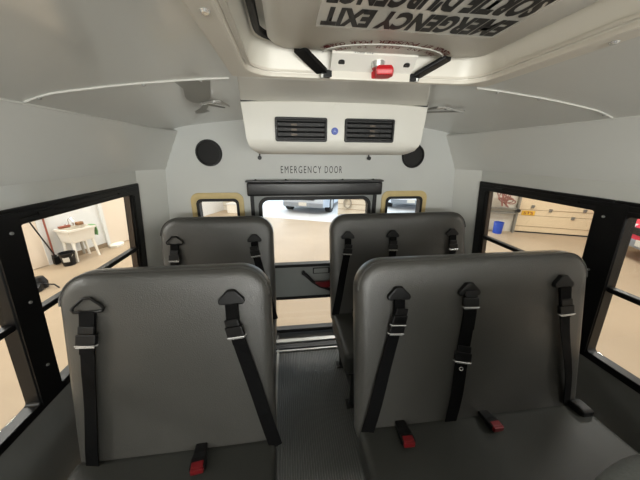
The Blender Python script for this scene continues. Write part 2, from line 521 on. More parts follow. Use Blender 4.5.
# speakers
for (x, z, lab) in ((-.509, -.001, 'round black speaker in the rear wall, left of the air conditioner'), (.946, -.012, 'round black speaker in the rear wall, right of the air conditioner')):
    t = thing('speaker', (x, YW, z), lab, 'speaker', 'rear wall speakers')
    bm = bm_new()
    ring = lambda r, d: [V(x + r * math.cos(a), YW - d, z + r * math.sin(a)) for a in [2 * PI * q / 32 for q in range(32)]]
    rings(bm, [ring(.087, .0), ring(.087, .006), ring(.083, .011), ring(.074, .011), ring(.071, .006)], cap=False)
    link('rim', bm, M['blackp'], t, smooth=True)
    bm = bm_new(); rings(bm, [ring(.074, .002), ring(.074, .006), ring(.05, .0085), ring(.02, .0095)]); link('grille', bm, M['speaker'], t, smooth=True)

# ------------------------------------------------------------------ air conditioner
ACX, ACY = .2315, 1.22
t = thing('air_conditioner', (ACX, YW, 0), 'white overhead air conditioner housing with two black vents above EMERGENCY DOOR lettering', 'air conditioner')
bm = bm_new()
def acpt(hx, z, y): return [V(ACX - hx, y, z), V(ACX + hx, y, z)]
secs = []   # cross-sections from front top, around the front, under to the wall
rows = []
prof_ac = [(.4045, .205, ACY + .010), (.4035, .197, ACY), (.3985, .150, ACY - .004), (.390, .06, ACY - .004), (.384, .036, ACY), (.372, .015, ACY + .015), (.352, .002, ACY + .045), (.345, -.004, ACY + .10), (.345, -.004, YW - .002)]
lft = [V(ACX - hx, y, z) for hx, z, y in prof_ac]; rgt = [V(ACX + hx, y, z) for hx, z, y in prof_ac]
# slight crown of the front between the ends
cols = 13
grid = []
for k2 in range(cols):
    f_ = k2 / (cols - 1); u = 2 * f_ - 1
    grid.append([l.lerp(r, f_) + V(0, -.012 * (1 - u * u), .008 * (1 - u * u) if j < 2 else 0) for j, (l, r) in enumerate(zip(lft, rgt))])
gv = [[bm.verts.new(p) for p in r] for r in grid]
for a, b in zip(gv, gv[1:]):
    for j in range(len(prof_ac) - 1): bm.faces.new((a[j], a[j+1], b[j+1], b[j]))
for e, sgn in ((gv[0], -1), (gv[-1], 1)):
    # end cheeks: run back to the wall
    back = [bm.verts.new(V(v.co.x + sgn * .004, YW - .002, v.co.z)) for v in e]
    for j in range(len(e) - 1): bm.faces.new((e[j], e[j+1], back[j+1], back[j]))
link('housing', bm, M['acwhite'], t, smooth=True)
# duct cover running forward to the roof hatch
bm = bm_new()
rings(bm, [[V(ACX - hx - (.404 - hx) * .6, y, .204), V(ACX + hx - (.404 - hx) * .6, y, .204), V(ACX + hx - (.404 - hx) * .6, y, .232), V(ACX - hx - (.404 - hx) * .6, y, .232)] for hx, y in ((.29, .872), (.404, ACY + .004))])
link('duct_cover', bm, M['acwhite'], t, bevel=.004)
bm = bm_new(); box2(bm, (ACX - .404, ACY + .002, .2), (ACX + .404, ACY + .012, .2235)); link('joint_gap', bm, M['rubber'], t)
fnA = lambda x, z, d: V(x, ACY - .0125 + d, z)
for j, (x0, x1, lit) in enumerate(((-.037, .182, 2), (.259, .480, 5))):
    z0, z1 = .048, .143
    yo = .006 * abs((x0 + x1) / 2 - ACX) / .2
    f2 = lambda x, z, d, yo=yo: V(x, ACY - .0225 + yo * .6 + d, z)
    bm = bm_new(); frame(bm, rrect(x0, z0, x1, z1, .008, 4), rrect(x0 + .010, z0 + .010, x1 - .010, z1 - .010, .004, 4), f2, -.008, .012)
    v = link('vent', bm, M['blackp'], t, bevel=.002, bseg=1)
    bm = bm_new(); box2(bm, (x0 + .008, ACY - .0205, z0 + .008), (x1 - .008, ACY - .0185, z1 - .008)); link('vent_back', bm, M['rubber'], v)
    bm = bm_new()
    for q in range(4):
        zz = z0 + .0185 + q * (z1 - z0 - .037) / 3
        rot = Matrix.Translation((0, ACY - .0255 + yo * .6, zz)) @ Matrix.Rotation(-.5, 4, 'X')
        box(bm, ((x0 + x1) / 2, 0, 0), (x1 - x0 - .022, .009, .003), rot)
    link('louvre', bm, M['blackp'], v)
    bm = bm_new()
    for q in range(1, 7):
        xx = x0 + (x1 - x0) * q / 7
        box2(bm, (xx - .0015, ACY - .0235, z0 + .012), (xx + .0015, ACY - .0195, z1 - .012))
    link('fin', bm, M['blackp'], v)
    bm = bm_new()
    for q in range(3):
        xx = x0 + (x1 - x0) * (.36 if j == 0 else .55) ; zz = z0 + .027 + q * .0195
        box2(bm, (xx - .012, ACY - .0315 + yo * .6, zz - .004), (xx + .012, ACY - .0285 + yo * .6, zz + .004))
    link('vane_tab', bm, M['bronze'], v)
bm = bm_new(); cyl(bm, (.216, ACY - .014, .092), (.216, ACY - .022, .092), .0155, .0145, 20); bd = link('badge', bm, M['blue'], t, smooth=True)
bm = bm_new()
for a in (PI / 2, PI / 2 + 2.2, PI / 2 - 2.2):
    tube(bm, [(.216, ACY - .0225, .092), (.216 + .007 * math.cos(a), ACY - .0225, .092 + .007 * math.sin(a))], .0012, 6)
link('badge_mark', bm, mat('pale_blue', '#9fb2e6', .4), bd)
bm = bm_new(); cyl(bm, (.223, ACY - .011, .19), (.223, ACY - .0145, .19), .011, .009, 16); link('plug', bm, M['acwhite'], t, smooth=True)
for x in (-.172, .602):
    bm = bm_new(); cyl(bm, (x, YW - .004, -.030), (x, YW - .03, -.030), .011, .014, 12); cyl(bm, (x, YW - .012, -.03), (x, YW - .012, -.004), .005, .005, 8)
    link('fixing_knob', bm, M['blackp'], t, smooth=True)

# chrome brackets on the roof beside the air conditioner
for s, lab, pts in ((-1, 'small bent chrome clip on the roof left of the air conditioner', [(-.34, 1.26), (-.274, 1.206), (-.250, 1.22), (-.248, 1.39)]), (1, 'small bent chrome clip on the roof right of the air conditioner', [(.84, 1.26), (.712, 1.205), (.690, 1.235), (.684, 1.37)])):
    c = pts[1]
    t = thing('roof_clip', (c[0], c[1], zceil(c[0] - XC)), lab, 'clip', 'roof clips')
    bm = bm_new()
    P = [on_roof(x, y, d) for (x, y), d in zip(pts, (.012, .016, .014, .006))]
    rings(bm, [[p + V(0, 0, -.005), p + V(0, .012, -.004), p + V(0, .012, .004), p + V(0, 0, .005)] for p in P])
    link('chrome_arm', bm, M['chrome'], t, bevel=.002)
    bm = bm_new(); P = [on_roof(pts[0][0], pts[0][1], .010), on_roof(pts[0][0] * .3 + pts[3][0] * .7, 1.42, .006)]
    tube(bm, P, .004); link('lower_rod', bm, M['steel'], t, smooth=True)
    bm = bm_new(); m_ = on_roof((pts[0][0] + pts[2][0]) / 2, 1.28, .004); cyl(bm, m_ + V(0, 0, .004), m_ - V(0, 0, .008), .014, .011, 12); link('mount', bm, M['steel'], t, smooth=True)

# ------------------------------------------------------------------ roof hatch
HT = thing('roof_hatch', (XC, .45, .22), 'beige emergency roof hatch in the ceiling with red knob and bilingual exit sticker', 'roof hatch')
HZ = .203
fnH = lambda x, y, d: V(x, y, HZ + d)
bm = bm_new()
frame(bm, rrect(-.140, -.02, .640, .868, .012, 8), rrect(-.092, .045, .590, .848, .075, 8), fnH, 0, .045)
link('surround', bm, M['beige'], HT, bevel=.006)
bm = bm_new()
frame(bm, rrect(-.094, .043, .592, .850, .077, 8), rrect(-.080, .057, .578, .842, .07, 8), fnH, .012, .018)
link('inner_lip', bm, M['beige'], HT)
bm = bm_new()
out = rrect(-.092, .045, .590, .848, .075, 8)
rings(bm, [[fnH(x, y, .010) for x, y in offset_poly(out, .002)], [fnH(x, y, .03) for x, y in offset_poly(out, .006)], [fnH(x, y, .075) for x, y in offset_poly(out, .022)], [fnH(x, y, .085) for x, y in offset_poly(out, .045)]], cap=False)
vs = bm.verts[:]; bm.verts.ensure_lookup_table()
n = len(out); bm.faces.new(bm.verts[3 * n:4 * n])
link('recess', bm, M['white'], HT, smooth=True)
bm = bm_new(); tube(bm, [fnH(x, y, .066) for x, y in rrect(-.055, .085, .540, .775, .06, 6)], .009, 8, closed=True); link('rubber_seal', bm, M['rubber'], HT, smooth=True)
LZ = .254
bm = bm_new()
ol = rrect(-.032, .10, .556, .798, .055, 8)
rings(bm, [[V(x, y, LZ + .03) for x, y in ol], [V(x, y, LZ + .008) for x, y in ol], [V(x, y, LZ) for x, y in offset_poly(ol, .010)]])
lid = link('lid', bm, M['lid'], HT, smooth=True)
# bilingual exit sticker (reads from the far end of the bus)
bm = bm_new(); box2(bm, (.072, .470, LZ - .0008), (.478, .657, LZ)); link('exit_sticker', bm, M['decal'], lid)
flipm = lambda x, y, z, rz=0: Matrix.Translation((x, y, z)) @ Matrix.Rotation(rz, 4, 'Z') @ Matrix.Rotation(PI, 4, 'Y')
text_mesh('exit_lettering', 'EMERGENCY EXIT', M['ink'], lid, flipm(.275, .612, LZ - .001), size=.08, bold=.0045, fit=.39, height=.074, spacing=1.05)
text_mesh('exit_lettering', "SORTIE D'URGENCE", M['ink'], lid, flipm(.275, .527, LZ - .001), size=.08, bold=.0045, fit=.39, height=.078, spacing=1.05)
# handle plate with its arc of writing
bm = bm_new()
PXC, PW = .25, .118
AXC = .272
ypl = lambda y: LZ - .0015 - max(0, y - .795) / .035 * .030
arcp = [(AXC + .165 * math.cos(PI * q / 16), .800 - .072 * math.sin(PI * q / 16)) for q in range(17)]
plate = [(PXC - PW, .793), (PXC + PW, .793), (PXC + PW, .832), (PXC - PW, .832)]
rings(bm, [[V(x, y, ypl(y) - .002) for x, y in plate], [V(x, y, ypl(y) + .012) for x, y in plate]])
hp = link('handle_plate', bm, M['lid'], HT)
bm = bm_new(); box2(bm, (PXC - PW, .831, .199), (PXC + PW, .846, .228)); link('hinge_block', bm, M['white'], hp, bevel=.004)
bm = bm_new(); tube(bm, [V(x, y, LZ - .001) for x, y in arcp], .0016, 6); link('arc_line', bm, M['trim'], hp, smooth=True)
def arc_text(body, rx, ry, x0y, m, size, start, total):
    n_ = total
    for i, ch in enumerate(body):
        if ch == ' ': continue
        a = PI * (.12 + .76 * (i + start) / (n_ - 1))       # from the right-hand end to the left
        x = AXC + rx * math.cos(a); y = x0y - ry * math.sin(a)
        sl = math.atan2(-ry * math.cos(a), -rx * math.sin(a))   # heading of travel
        yield ch, x, y, sl - PI
def arc_mesh(name, body, rx, ry, y0, m, size, parent):
    i = 0
    for wd in body.split(' '):                    # one part per word
        arc_word(name, wd, rx, ry, y0, m, size, parent, i, len(body)); i += len(wd) + 1
def arc_word(name, body, rx, ry, y0, m, size, parent, start, total):
    bm_ = bmesh.new()
    for ch, x, y, rz in arc_text(body, rx, ry, y0, m, size, start, total):
        o = text_mesh('tmp', ch, m, None, flipm(x, y, LZ - .001, rz), size=size, bold=.0004, fit=size * .5, height=size * .62)
        bm_.from_mesh(o.data); me = o.data; bpy.data.objects.remove(o); bpy.data.meshes.remove(me)
    me = bpy.data.meshes.new(name)
    bmesh.ops.translate(bm_, verts=bm_.verts, vec=-Vector(HT.location)); bm_.to_mesh(me); bm_.free(); me.materials.append(m)
    o = bpy.data.objects.new(name, me); COL.objects.link(o); o.parent = parent
arc_mesh('arc_lettering', 'TOURNER ET POUSSER POUR OUVRIR', .178, .088, .80, M['redink'], .027, hp)
arc_mesh('arc_lettering', 'TURN AND PUSH TO OPEN', .140, .056, .80, M['redink'], .019, hp)
text_mesh('plate_lettering', 'TO EXIT', M['blueink'], hp, flipm(.215, .788, LZ - .001), size=.013, fit=.055, height=.010)
for x in (.160, .345):
    bm = bm_new(); cyl(bm, V(x, .812, ypl(.812) - .0005), V(x, .811, ypl(.812) - .005), .009, .009, 12); link('screw_hole', bm, M['rubber'], hp)
bm = bm_new(); cyl(bm, V(.262, .812, ypl(.812)), V(.262, .810, ypl(.812) - .014), .020, .016, 16); link('knob_boss', bm, M['chrome'], hp, smooth=True)
bm = bm_new()
kz = ypl(.812) - .010
kn = [(-.026, -.022), (.02, -.030), (.030, -.008), (.026, .018), (.0, .034), (-.032, .052), (-.04, .046), (-.018, .012)]
rings(bm, [[V(.276 + x * .8, .808 + y * .8, kz) for x, y in kn], [V(.276 + x, .808 + y, kz - .010) for x, y in kn], [V(.276 + x * .9, .808 + y * .9, kz - .024) for x, y in kn]])
link('red_knob', bm, M['knob'], hp, bevel=.003)
# black L straps either side of the plate
for sg in (-1, 1):
    bm = bm_new()
    P0 = V(PXC + sg * .205, .790, LZ - .006); P1 = V(PXC + sg * .140, .836, .212); P2 = V(PXC + sg * .118, .836, .212)
    wv = V(sg * .014, .010, 0)
    rings(bm, [[P0 - wv, P0 + wv, P0 + wv + V(0, 0, .012), P0 - wv + V(0, 0, .012)], [P1 - wv, P1 + wv, P1 + wv + V(0, 0, .012), P1 - wv + V(0, 0, .012)]])
    box2(bm, (min(P1.x, P2.x) - .002, P1.y - .006, .203), (max(P1.x, P2.x) + .006, P1.y + .008, .222))
    st = link('hinge_strap', bm, M['blackp'], HT, bevel=.003)
    bm = bm_new(); cyl(bm, P1 + V(0, 0, -.002), P1 + V(0, 0, -.010), .008, .006, 10); link('strap_bolt', bm, M['steel'], st, smooth=True)
for x, y in ((-.112, .50), (.62, .51), (.606, .12), (-.112, .12)):
    bm = bm_new(); cyl(bm, (x, y, HZ), (x, y, HZ - .004), .008, .006, 10); link('surround_screw', bm, M['chrome'], HT, smooth=True)

# ------------------------------------------------------------------ bench seats
SL = .215                                   # lean of the backrest
NRM = Vector((0, -1, SL)).normalized()
UPV = Vector((0, SL, 1)).normalized()
def bench(name, x0, x1, yb, label, belts, buckles, group='bus bench seats'):
    t = thing(name, ((x0 + x1) / 2, yb, FL), label, 'bench seat', group)
    zs_ = FL + .42                          # cushion top at the back
    P = lambda x, v, d=0: Vector((x, yb, zs_)) + UPV * v + NRM * d     # on the backrest face
    # backrest
    H = .69
    ol = rrect(x0, -.10, x1, H, [.06, .06, .115, .115], 10)
    bm = bm_new()
    prof_b = [(.30, .006), (.20, .005), (.10, .003), (.05, 0), (.028, -.003), (.012, -.011), (.004, -.022), (0, -.038), (0, -.068), (.006, -.082), (.016, -.092), (.03, -.096)]
    rws = []
    for ins, d in prof_b:
        oo = offset_poly(ol, ins) if ins < .09 else None
        if oo is None:                       # centre of the face: shrink towards the middle, gently puffed
            base = offset_poly(ol, .05); cxx, cyy = (x0 + x1) / 2, (H - .1) / 2; kk = {.10: .86, .20: .55, .30: .25}[ins]
            oo = [(cxx + (px - cxx) * kk, cyy + (py - cyy) * kk) for px, py in base]
        rws.append([P(px, py, d) for px, py in oo])
    rings(bm, rws)
    br = link('backrest', bm, M['vinyl'], t, smooth=True)
    # piping round the rim
    bm = bm_new(); pp = [q for q in offset_poly(ol, .006) if q[1] > .02]
    k0 = max(range(len(pp)), key=lambda i: (pp[i][0] > (x0 + x1) / 2, -pp[i][1]))
    pp = sorted(pp, key=lambda q: math.atan2(q[1] - .1, q[0] - (x0 + x1) / 2))
    tube(bm, [P(px, py, -.0145) for px, py in pp], .0035, 6); link('piping', bm, M['vinyl'], br, smooth=True)
    # cushion
    bm = bm_new(); box2(bm, (x0, yb - .43, FL + .295), (x1, yb + .012, FL + .42))
    for v in bm.verts:
        if v.co.y < yb - .2 and v.co.z > FL + .4: v.co.z += .012
    link('cushion', bm, M['cushion'], t, smooth=True, bevel=.034, bseg=4)
    # steel base
    bm = bm_new(); box2(bm, (x0 + .03, yb - .40, FL + .27), (x1 - .03, yb - .01, FL + .294)); link('seat_base', bm, M['seatleg'], t)
    wall_left = x0 < 0
    xa = x1 - .07 if wall_left else x0 + .07
    for yy in (yb - .36, yb - .04):
        bm = bm_new(); tube(bm, [(xa, yy, FL + .27), (xa, yy, FL + .01)], .017, 10); box(bm, (xa, yy, FL + .005), (.07, .06, .01)); link('leg', bm, M['seatleg'], t, smooth=True)
    bm = bm_new(); tube(bm, [(xa, yb - .36, FL + .12), (xa, yb - .04, FL + .12)], .012, 8); link('leg_brace', bm, M['seatleg'], t, smooth=True)
    # belts: (anchor x, anchor v, end x, end v, list of adjuster fractions, open ring)
    for ax, av, ex, ev, adj, openring in belts:
        A = P(ax, av, .014); E_ = P(ex, ev, .020)
        dirv = (E_ - A).normalized(); wdir = dirv.cross(NRM).normalized()
        npt = 9; pts = []; wds = []; nms = []
        for i in range(npt):
            f_ = i / (npt - 1)
            # the strap hangs straight for a hand's width, then heads for its lower end
            x = ax + (ex - ax) * (max(0, f_ - .10) / .90)
            v = av - .025 + (ev - av + .025) * f_
            pts.append(P(x, v, .014 + .010 * math.sin(PI * f_) + .004 * math.sin(9 * f_ + ax)))
        for i in range(npt):
            d = (pts[min(i + 1, npt - 1)] - pts[max(i - 1, 0)]).normalized()
            wd = d.cross(NRM).normalized()
            twist = .25 * math.sin(3.0 * i / npt + ax * 5)
            wd = (wd * math.cos(twist) + NRM * math.sin(twist)).normalized()
            wds.append(wd); nms.append(wd.cross(d))
        bm = bm_new(); ribbon(bm, pts, wds, nms, .048, .003)
        # folded second layer near the top
        top = [p + NRM * .006 for p in pts[:3]]
        ribbon(bm, top, wds[:3], nms[:3], .046, .003)
        sb = link('seat_belt', bm, M['web'], t)
        bm = bm_new()
        fnp = lambda x, v, d: P(ax + x, av + v, d)
        tri = [(-.042, -.030), (.042, -.030), (.046, -.020), (.044, -.010), (.014, .022), (-.014, .022), (-.044, -.010), (-.046, -.020)]
        inn = [(-.028, -.020), (.028, -.020), (.031, -.017), (.030, -.010), (.010, .011), (-.010, .011), (-.030, -.010), (-.031, -.017)]
        if openring:
            tube(bm, [fnp(x, v, .012) for x, v in [(-.044, -.026), (-.049, -.016), (-.044, -.008), (-.012, .020), (.012, .020), (.044, -.008), (.049, -.016), (.044, -.026), (.0, -.030)]], .0052, 8, closed=True)
            link('belt_guide', bm, M['blackp'], sb, smooth=True)
        else:
            prism(bm, tri, fnp, .0, .022); link('belt_guide', bm, M['blackp'], sb, bevel=.006)
        for fr in adj:
            i0 = fr * (npt - 1); i = int(i0); g = i0 - i
            c = pts[i].lerp(pts[min(i + 1, npt - 1)], g); wd = wds[i]; d = (pts[min(i + 1, npt - 1)] - pts[i]).normalized() if i < npt - 1 else -UPV
            nn = wd.cross(d); nn = nn if nn.dot(NRM) > 0 else -nn
            mxl = Matrix((tuple(wd) , tuple(d), tuple(nn))).transposed().to_4x4(); mxl.translation = c
            bm = bm_new(); box(bm, (0, 0, .006), (.062, .034, .016), mxl); box(bm, (0, -.032, .010), (.05, .026, .008), mxl)
            ad = link('belt_adjuster', bm, M['blackp'], sb, bevel=.003)
            bm = bm_new(); tube(bm, [mxl @ V(-.034, .020, .004), mxl @ V(-.030, .020, .016), mxl @ V(.030, .020, .016), mxl @ V(.034, .020, .004)], .0028, 6)
            box(bm, (0, .024, .012), (.058, .006, .004), mxl)
            link('adjuster_bar', bm, M['chrome'], ad)
            if fr > .4:
                bm = bm_new(); r_ = [mxl @ V(.007 * math.cos(a), .052 + .007 * math.sin(a), .008) for a in [2 * PI * q / 12 for q in range(12)]]
                tube(bm, r_, .0022, 6, closed=True); link('snap_ring', bm, M['chrome'], ad, smooth=True)
    for bx, out_, skew in buckles:
        bm = bm_new()
        ctop = zs_ + .004
        mxl = Matrix.Translation((bx, yb - .015, ctop + .008)) @ Matrix.Rotation(skew, 4, 'Z')
        rings(bm, [[mxl @ V(-w, y, z0), mxl @ V(w, y, z0), mxl @ V(w, y, z1), mxl @ V(-w, y, z1)] for w, y, z0, z1 in ((.020, .02, -.008, .008), (.023, -.02, -.006, .014), (.026, -out_ * .55, -.004, .020), (.027, -out_, -.002, .022))])
        bk = link('lap_buckle', bm, M['blackp'], t, bevel=.004)
        bm = bm_new(); box(bm, (0, -out_ - .004, .011), (.042, .014, .020), mxl); box(bm, (0, -out_ + .008, .0215), (.040, .022, .004), mxl)
        link('release_button', bm, M['redp'], bk, bevel=.003)
    return t

bL1 = bench('bench_seat', -.785, -.070, .75, 'grey vinyl two-place bench left of the aisle, nearest to us',
    [(-.675, .585, -.715, -.01, [.16], True), (-.207, .585, -.070, -.02, [.17], False)], [(-.345, .075, .12)])
bR1 = bench('bench_seat', .258, 1.290, .745, 'grey vinyl three-belt bench right of the aisle, nearest to us, with two red buckles',
    [(.418, .565, .290, -.01, [.14, .20], False), (.712, .565, .650, -.01, [.05, .46], False), (1.138, .575, 1.205, .02, [.18], False)], [(.432, .075, -.04), (.805, .062, .04)])
bL2 = bench('bench_seat', -.80, -.094, 1.560, 'grey vinyl two-place bench behind the front left one, against the rear wall',
    [(-.705, .55, -.73, -.01, [.16], True), (-.215, .55, -.105, -.01, [.14], False)], [(-.40, .07, .1)])
bR2 = bench('bench_seat', .290, 1.290, 1.560, 'grey vinyl three-belt bench right of the aisle by the rear wall, under the cream window',
    [(.405, .55, .310, -.01, [.16], False), (.722, .55, .69, -.01, [.13], False), (1.165, .55, 1.175, .02, [.16], False)], [(.45, .07, -.1), (.85, .07, .1)])
# retractor lump where the window-side belt meets the cushion
bm = bm_new(); box(bm, (1.245, .71, FL + .430), (.06, .07, .04)); o = link('retractor', bm, M['blackp'], bR1, bevel=.015, bseg=3)

# back of the bench in front, its top edge showing at the bottom right corner
def rear_bench():
    x0, x1, yb = .385, 1.29, -.026
    t = thing('bench_seat', ((x0 + x1) / 2, yb, FL), 'grey seat back whose rounded top edge shows at the bottom right corner', 'bench seat', 'bus bench seats')
    zs_ = FL + .42
    P = lambda x, v, d=0: Vector((x, yb, zs_)) + UPV * v + NRM * d
    ol = rrect(x0, -.10, x1, .695, [.06, .06, .115, .115], 10)
    bm = bm_new()
    rings(bm, [[P(px, py, d) for px, py in offset_poly(ol, ins)] for ins, d in ((.05, 0), (.028, -.003), (.012, -.011), (.004, -.022), (0, -.038), (0, -.068), (.006, -.082), (.016, -.092), (.03, -.096))])
    link('backrest', bm, M['greyfab'], t, smooth=True)
    bm = bm_new(); box2(bm, (x0, yb - .43, FL + .295), (x1, yb + .012, FL + .42)); link('cushion', bm, M['cushion'], t, smooth=True, bevel=.034, bseg=4)
    for xx in (x0 + .07, x1 - .2):
        bm = bm_new(); tube(bm, [(xx, yb - .2, FL + .30), (xx, yb - .2, FL + .0)], .017, 10); link('leg', bm, M['seatleg'], t, smooth=True)
rear_bench()

# front end of the stretch, with the windscreen opening
bm = bm_new()
box2(bm, (XC - 1.25, Y0 - .05, FL - .06), (XC + 1.25, Y0, -.65)); box2(bm, (XC - 1.25, Y0 - .05, .0), (XC + 1.25, Y0, .29))
box2(bm, (XC - 1.25, Y0 - .05, -.65), (XC - 1.05, Y0, 0)); box2(bm, (XC + 1.05, Y0 - .05, -.65), (XC + 1.25, Y0, 0))
struct('wall_front', bm, M['wallup'])
# unseen panels on posts, added ahead of the benches to shade the lower seats
for x0, x1 in ((XC - 1.16, -.09), (.40, XC + 1.16)):
    bm = bm_new(); box2(bm, (x0, -.82, FL + .30), (x1, -.76, -.36)); struct('trim_shade_panel', bm, M['vinyl'], bevel=.02)
    for xx in (x0 + .1, x1 - .1):
        bm = bm_new(); cyl(bm, (xx, -.79, FL), (xx, -.79, FL + .32), .018, .018, 10); struct('trim_shade_post', bm, M['seatleg'])
bm = bm_new(); box2(bm, (XC - 1.05, Y0 - .03, -.65), (XC + 1.05, Y0 - .026, 0)); struct('window_9', bm, M['glass'])

# ------------------------------------------------------------------ garage around the bus
GO = Vector((6.8, 6.8, 0)); E1 = Vector((.9152, -.403, 0)); E2 = Vector((.403, .9152, 0))
GM = Matrix(((E1.x, E2.x, 0, GO.x), (E1.y, E2.y, 0, GO.y), (0, 0, 1, 0), (0, 0, 0, 1)))   # (s, t, z) -> world
def G(s, t, z): return GM @ Vector((s, t, z))
ZT = 2.4
bm = bm_new(); box2(bm, (-10.35, -19, GF - .1), (7, .0, GF), GM); struct('floor_garage', bm, M['gfloor'])
bm = bm_new(); box2(bm, (-30, .0, GF - .1), (30, 30, GF - .001), GM); struct('floor_outside', bm, M['gout'])
bm = bm_new(); box2(bm, (-8.6, -.6, GF - .05), (-5.47, .0, GF + .004), GM); box2(bm, (-4.15, -.6, GF - .05), (-1.0, .0, GF + .004), GM); struct('trim_daylight_spill', bm, M['gout'])  # paler floor strips paint in daylight spilling through the two open bays
bm = bm_new(); box2(bm, (-10.35, -19, GF), (-10.2, .2, ZT), GM); struct('wall_garage_left', bm, M['gwall'])
bm = bm_new(); box2(bm, (6.2, -19, GF), (6.35, .2, ZT), GM); struct('wall_garage_right', bm, M['gwall'])
bm = bm_new(); box2(bm, (-10.35, -19.15, GF), (7, -19, ZT), GM); struct('wall_garage_front', bm, M['gwall'])
bm = bm_new()
for a, b in ((-10.35, -8.6), (-5.47, -4.15), (-1.0, -.02), (4.0, 6.35)): box2(bm, (a, 0, GF), (b, .2, ZT), GM)
box2(bm, (-8.6, 0, 1.3), (-5.47, .2, ZT), GM); box2(bm, (-4.15, 0, 1.3), (-1.0, .2, ZT), GM); box2(bm, (-.02, 0, 1.3), (4.0, .2, ZT), GM)
struct('wall_garage_rear', bm, M['siding'])
bm = bm_new()
for z in [GF + .18 * q for q in range(1, 12)]:
    for a, b in ((-10.2, -8.6), (-5.47, -4.15)): box2(bm, (a, -.008, z - .006), (b, 0, z + .006), GM)
struct('trim_siding', bm, M['gseam'])
bm = bm_new(); box2(bm, (-10.35, -19.15, ZT), (7, .2, ZT + .1), GM); struct('ceiling_garage', bm, M['gceil'])
# closed sectional door on the right
t = empty('door_2', G(2, .05, GF), True)
bm = bm_new()
zz = [GF + .03, GF + .52, GF + 1.05, GF + 1.58, GF + 2.1, GF + 2.65, GF + 3.2, 1.3]
for a, b in zip(zz, zz[1:]): box2(bm, (-.02, .02, a + .006), (4.0, .07, b - .006), GM)
link('door_panels', bm, M['gpanel'], t)
bm = bm_new()
for a in zz: box2(bm, (-.02, .03, a - .012), (4.0, .062, a + .012), GM)
for a in zz[:-1]: box2(bm, (-.02, .012, a + .16), (4.0, .021, a + .17), GM)
link('panel_seams', bm, M['gseam'], t)
bm = bm_new(); box2(bm, (-.02, .01, GF), (4.0, .08, GF + .035), GM); link('bottom_seal', bm, M['rubber'], t)
for s_, z_ in ((.75, -1.51), (1.32, -1.70), (1.54, -1.47), (.30, -1.42)):
    bm = bm_new(); box(bm, (s_, .01, z_), (.07, .03, .09), GM); box(bm, (s_ + .02, -.01, z_ + .02), (.03, .03, .05), GM); link('hinge', bm, M['rack'], t)
t = thing('yellow_sign', G(.22, .0, -1.61), 'small yellow sign with dark letters on the closed cream garage door', 'sign')
bm = bm_new(); box2(bm, (.06, .008, -1.675), (.39, .019, -1.545), GM); link('sign_plate', bm, M['yellow'], t)
mx = GM @ Matrix.Translation((.225, .0065, -1.61)) @ Matrix.Rotation(PI / 2, 4, 'X')
text_mesh('sign_lettering', 'STS', M['wood'], t, mx, size=.1, bold=.002, fit=.24, height=.08)
# white doors in the left wall
for idx, (t0, t1) in ((3, (-6.55, -5.80)), (4, (-4.55, -3.45))):
    t = empty('door_%d' % idx, G(-10.2, (t0 + t1) / 2, GF), True)
    bm = bm_new(); box2(bm, (-10.2, t0, GF + .01), (-10.165, t1, -.05), GM); link('door_leaf', bm, M['gdoorw'], t)
    bm = bm_new()
    for a, b, c, d in ((t0 - .07, t0, GF, .02), (t1, t1 + .07, GF, .02), (t0 - .07, t1 + .07, -.05, .02)): box2(bm, (-10.2, a, c), (-10.155, b, d), GM)
    link('door_casing', bm, M['gwall'], t)
bm = bm_new(); box2(bm, (-10.2, -19, GF), (-10.18, -6.62, GF + .1), GM); box2(bm, (-10.2, -5.72, GF), (-10.18, -4.62, GF + .1), GM); struct('baseboard_garage_left', bm, M['gseam'])

# laundry sink
t = thing('laundry_sink', G(-9.9, -5.3, GF), 'white plastic laundry tub on four legs by the garage wall', 'sink')
bm = bm_new()
s0, s1, t0, t1, zb, zt = -10.17, -9.74, -5.57, -5.04, -1.80, -1.51
def rect(a, z): return [G(x, y, z) for x, y in ((s0 + a, t0 + a), (s1 - a, t0 + a), (s1 - a, t1 - a), (s0 + a, t1 - a))]
rings(bm, [rect(.05, zb + .02), rect(.02, zt - .02), rect(.03, zt), rect(0, zt), rect(0, zt - .04), rect(.02, zt - .05), rect(.06, zb)])
link('basin', bm, M['tub'], t)
for a in (s0 + .08, s1 - .08):
    for b in (t0 + .08, t1 - .08):
        bm = bm_new(); cyl(bm, G(a, b, zb + .01), G(a + (.03 if a > -9.9 else -.005), b + (.03 if b > -5.3 else -.03), GF), .03, .022, 8); link('leg', bm, M['tub'], t)
bm = bm_new(); tube(bm, [G(s0 + .05, -5.3, zt), G(s0 + .05, -5.3, zt + .16), G(s0 + .14, -5.3, zt + .19), G(s0 + .2, -5.3, zt + .13)], .012, 8)
for dt in (-.07, .07): cyl(bm, G(s0 + .05, -5.3 + dt, zt), G(s0 + .05, -5.3 + dt, zt + .07), .016, .02, 8)
link('faucet', bm, M['chrome'], t, smooth=True)
bm = bm_new(); cyl(bm, G(-9.9, -5.3, zb), G(-9.9, -5.3, zb - .3), .025, .025, 8); link('drain_pipe', bm, M['galv'], t)
t = thing('scrub_brush', G(-9.95, -5.45, zt), 'brown scrub brush lying on the rim of the laundry sink', 'brush')
bm = bm_new(); box(bm, (s0 + .1, -5.42, zt + .033), (.07, .2, .04), GM); link('brush_back', bm, M['wood'], t, bevel=.01)
bm = bm_new(); box(bm, (s0 + .1, -5.42, zt + .008), (.06, .18, .012), GM); link('bristles', bm, M['brown'], t)
o = None
bm = bm_new(); box(bm, (s0 + .10, -5.14, zt + .036), (.09, .12, .068), GM); o = link('sponge', bm, M['brown'], smooth=True, bevel=.015); tag(o, 'brown sponge lying on the back rim of the laundry sink', 'sponge')
bm = bm_new()
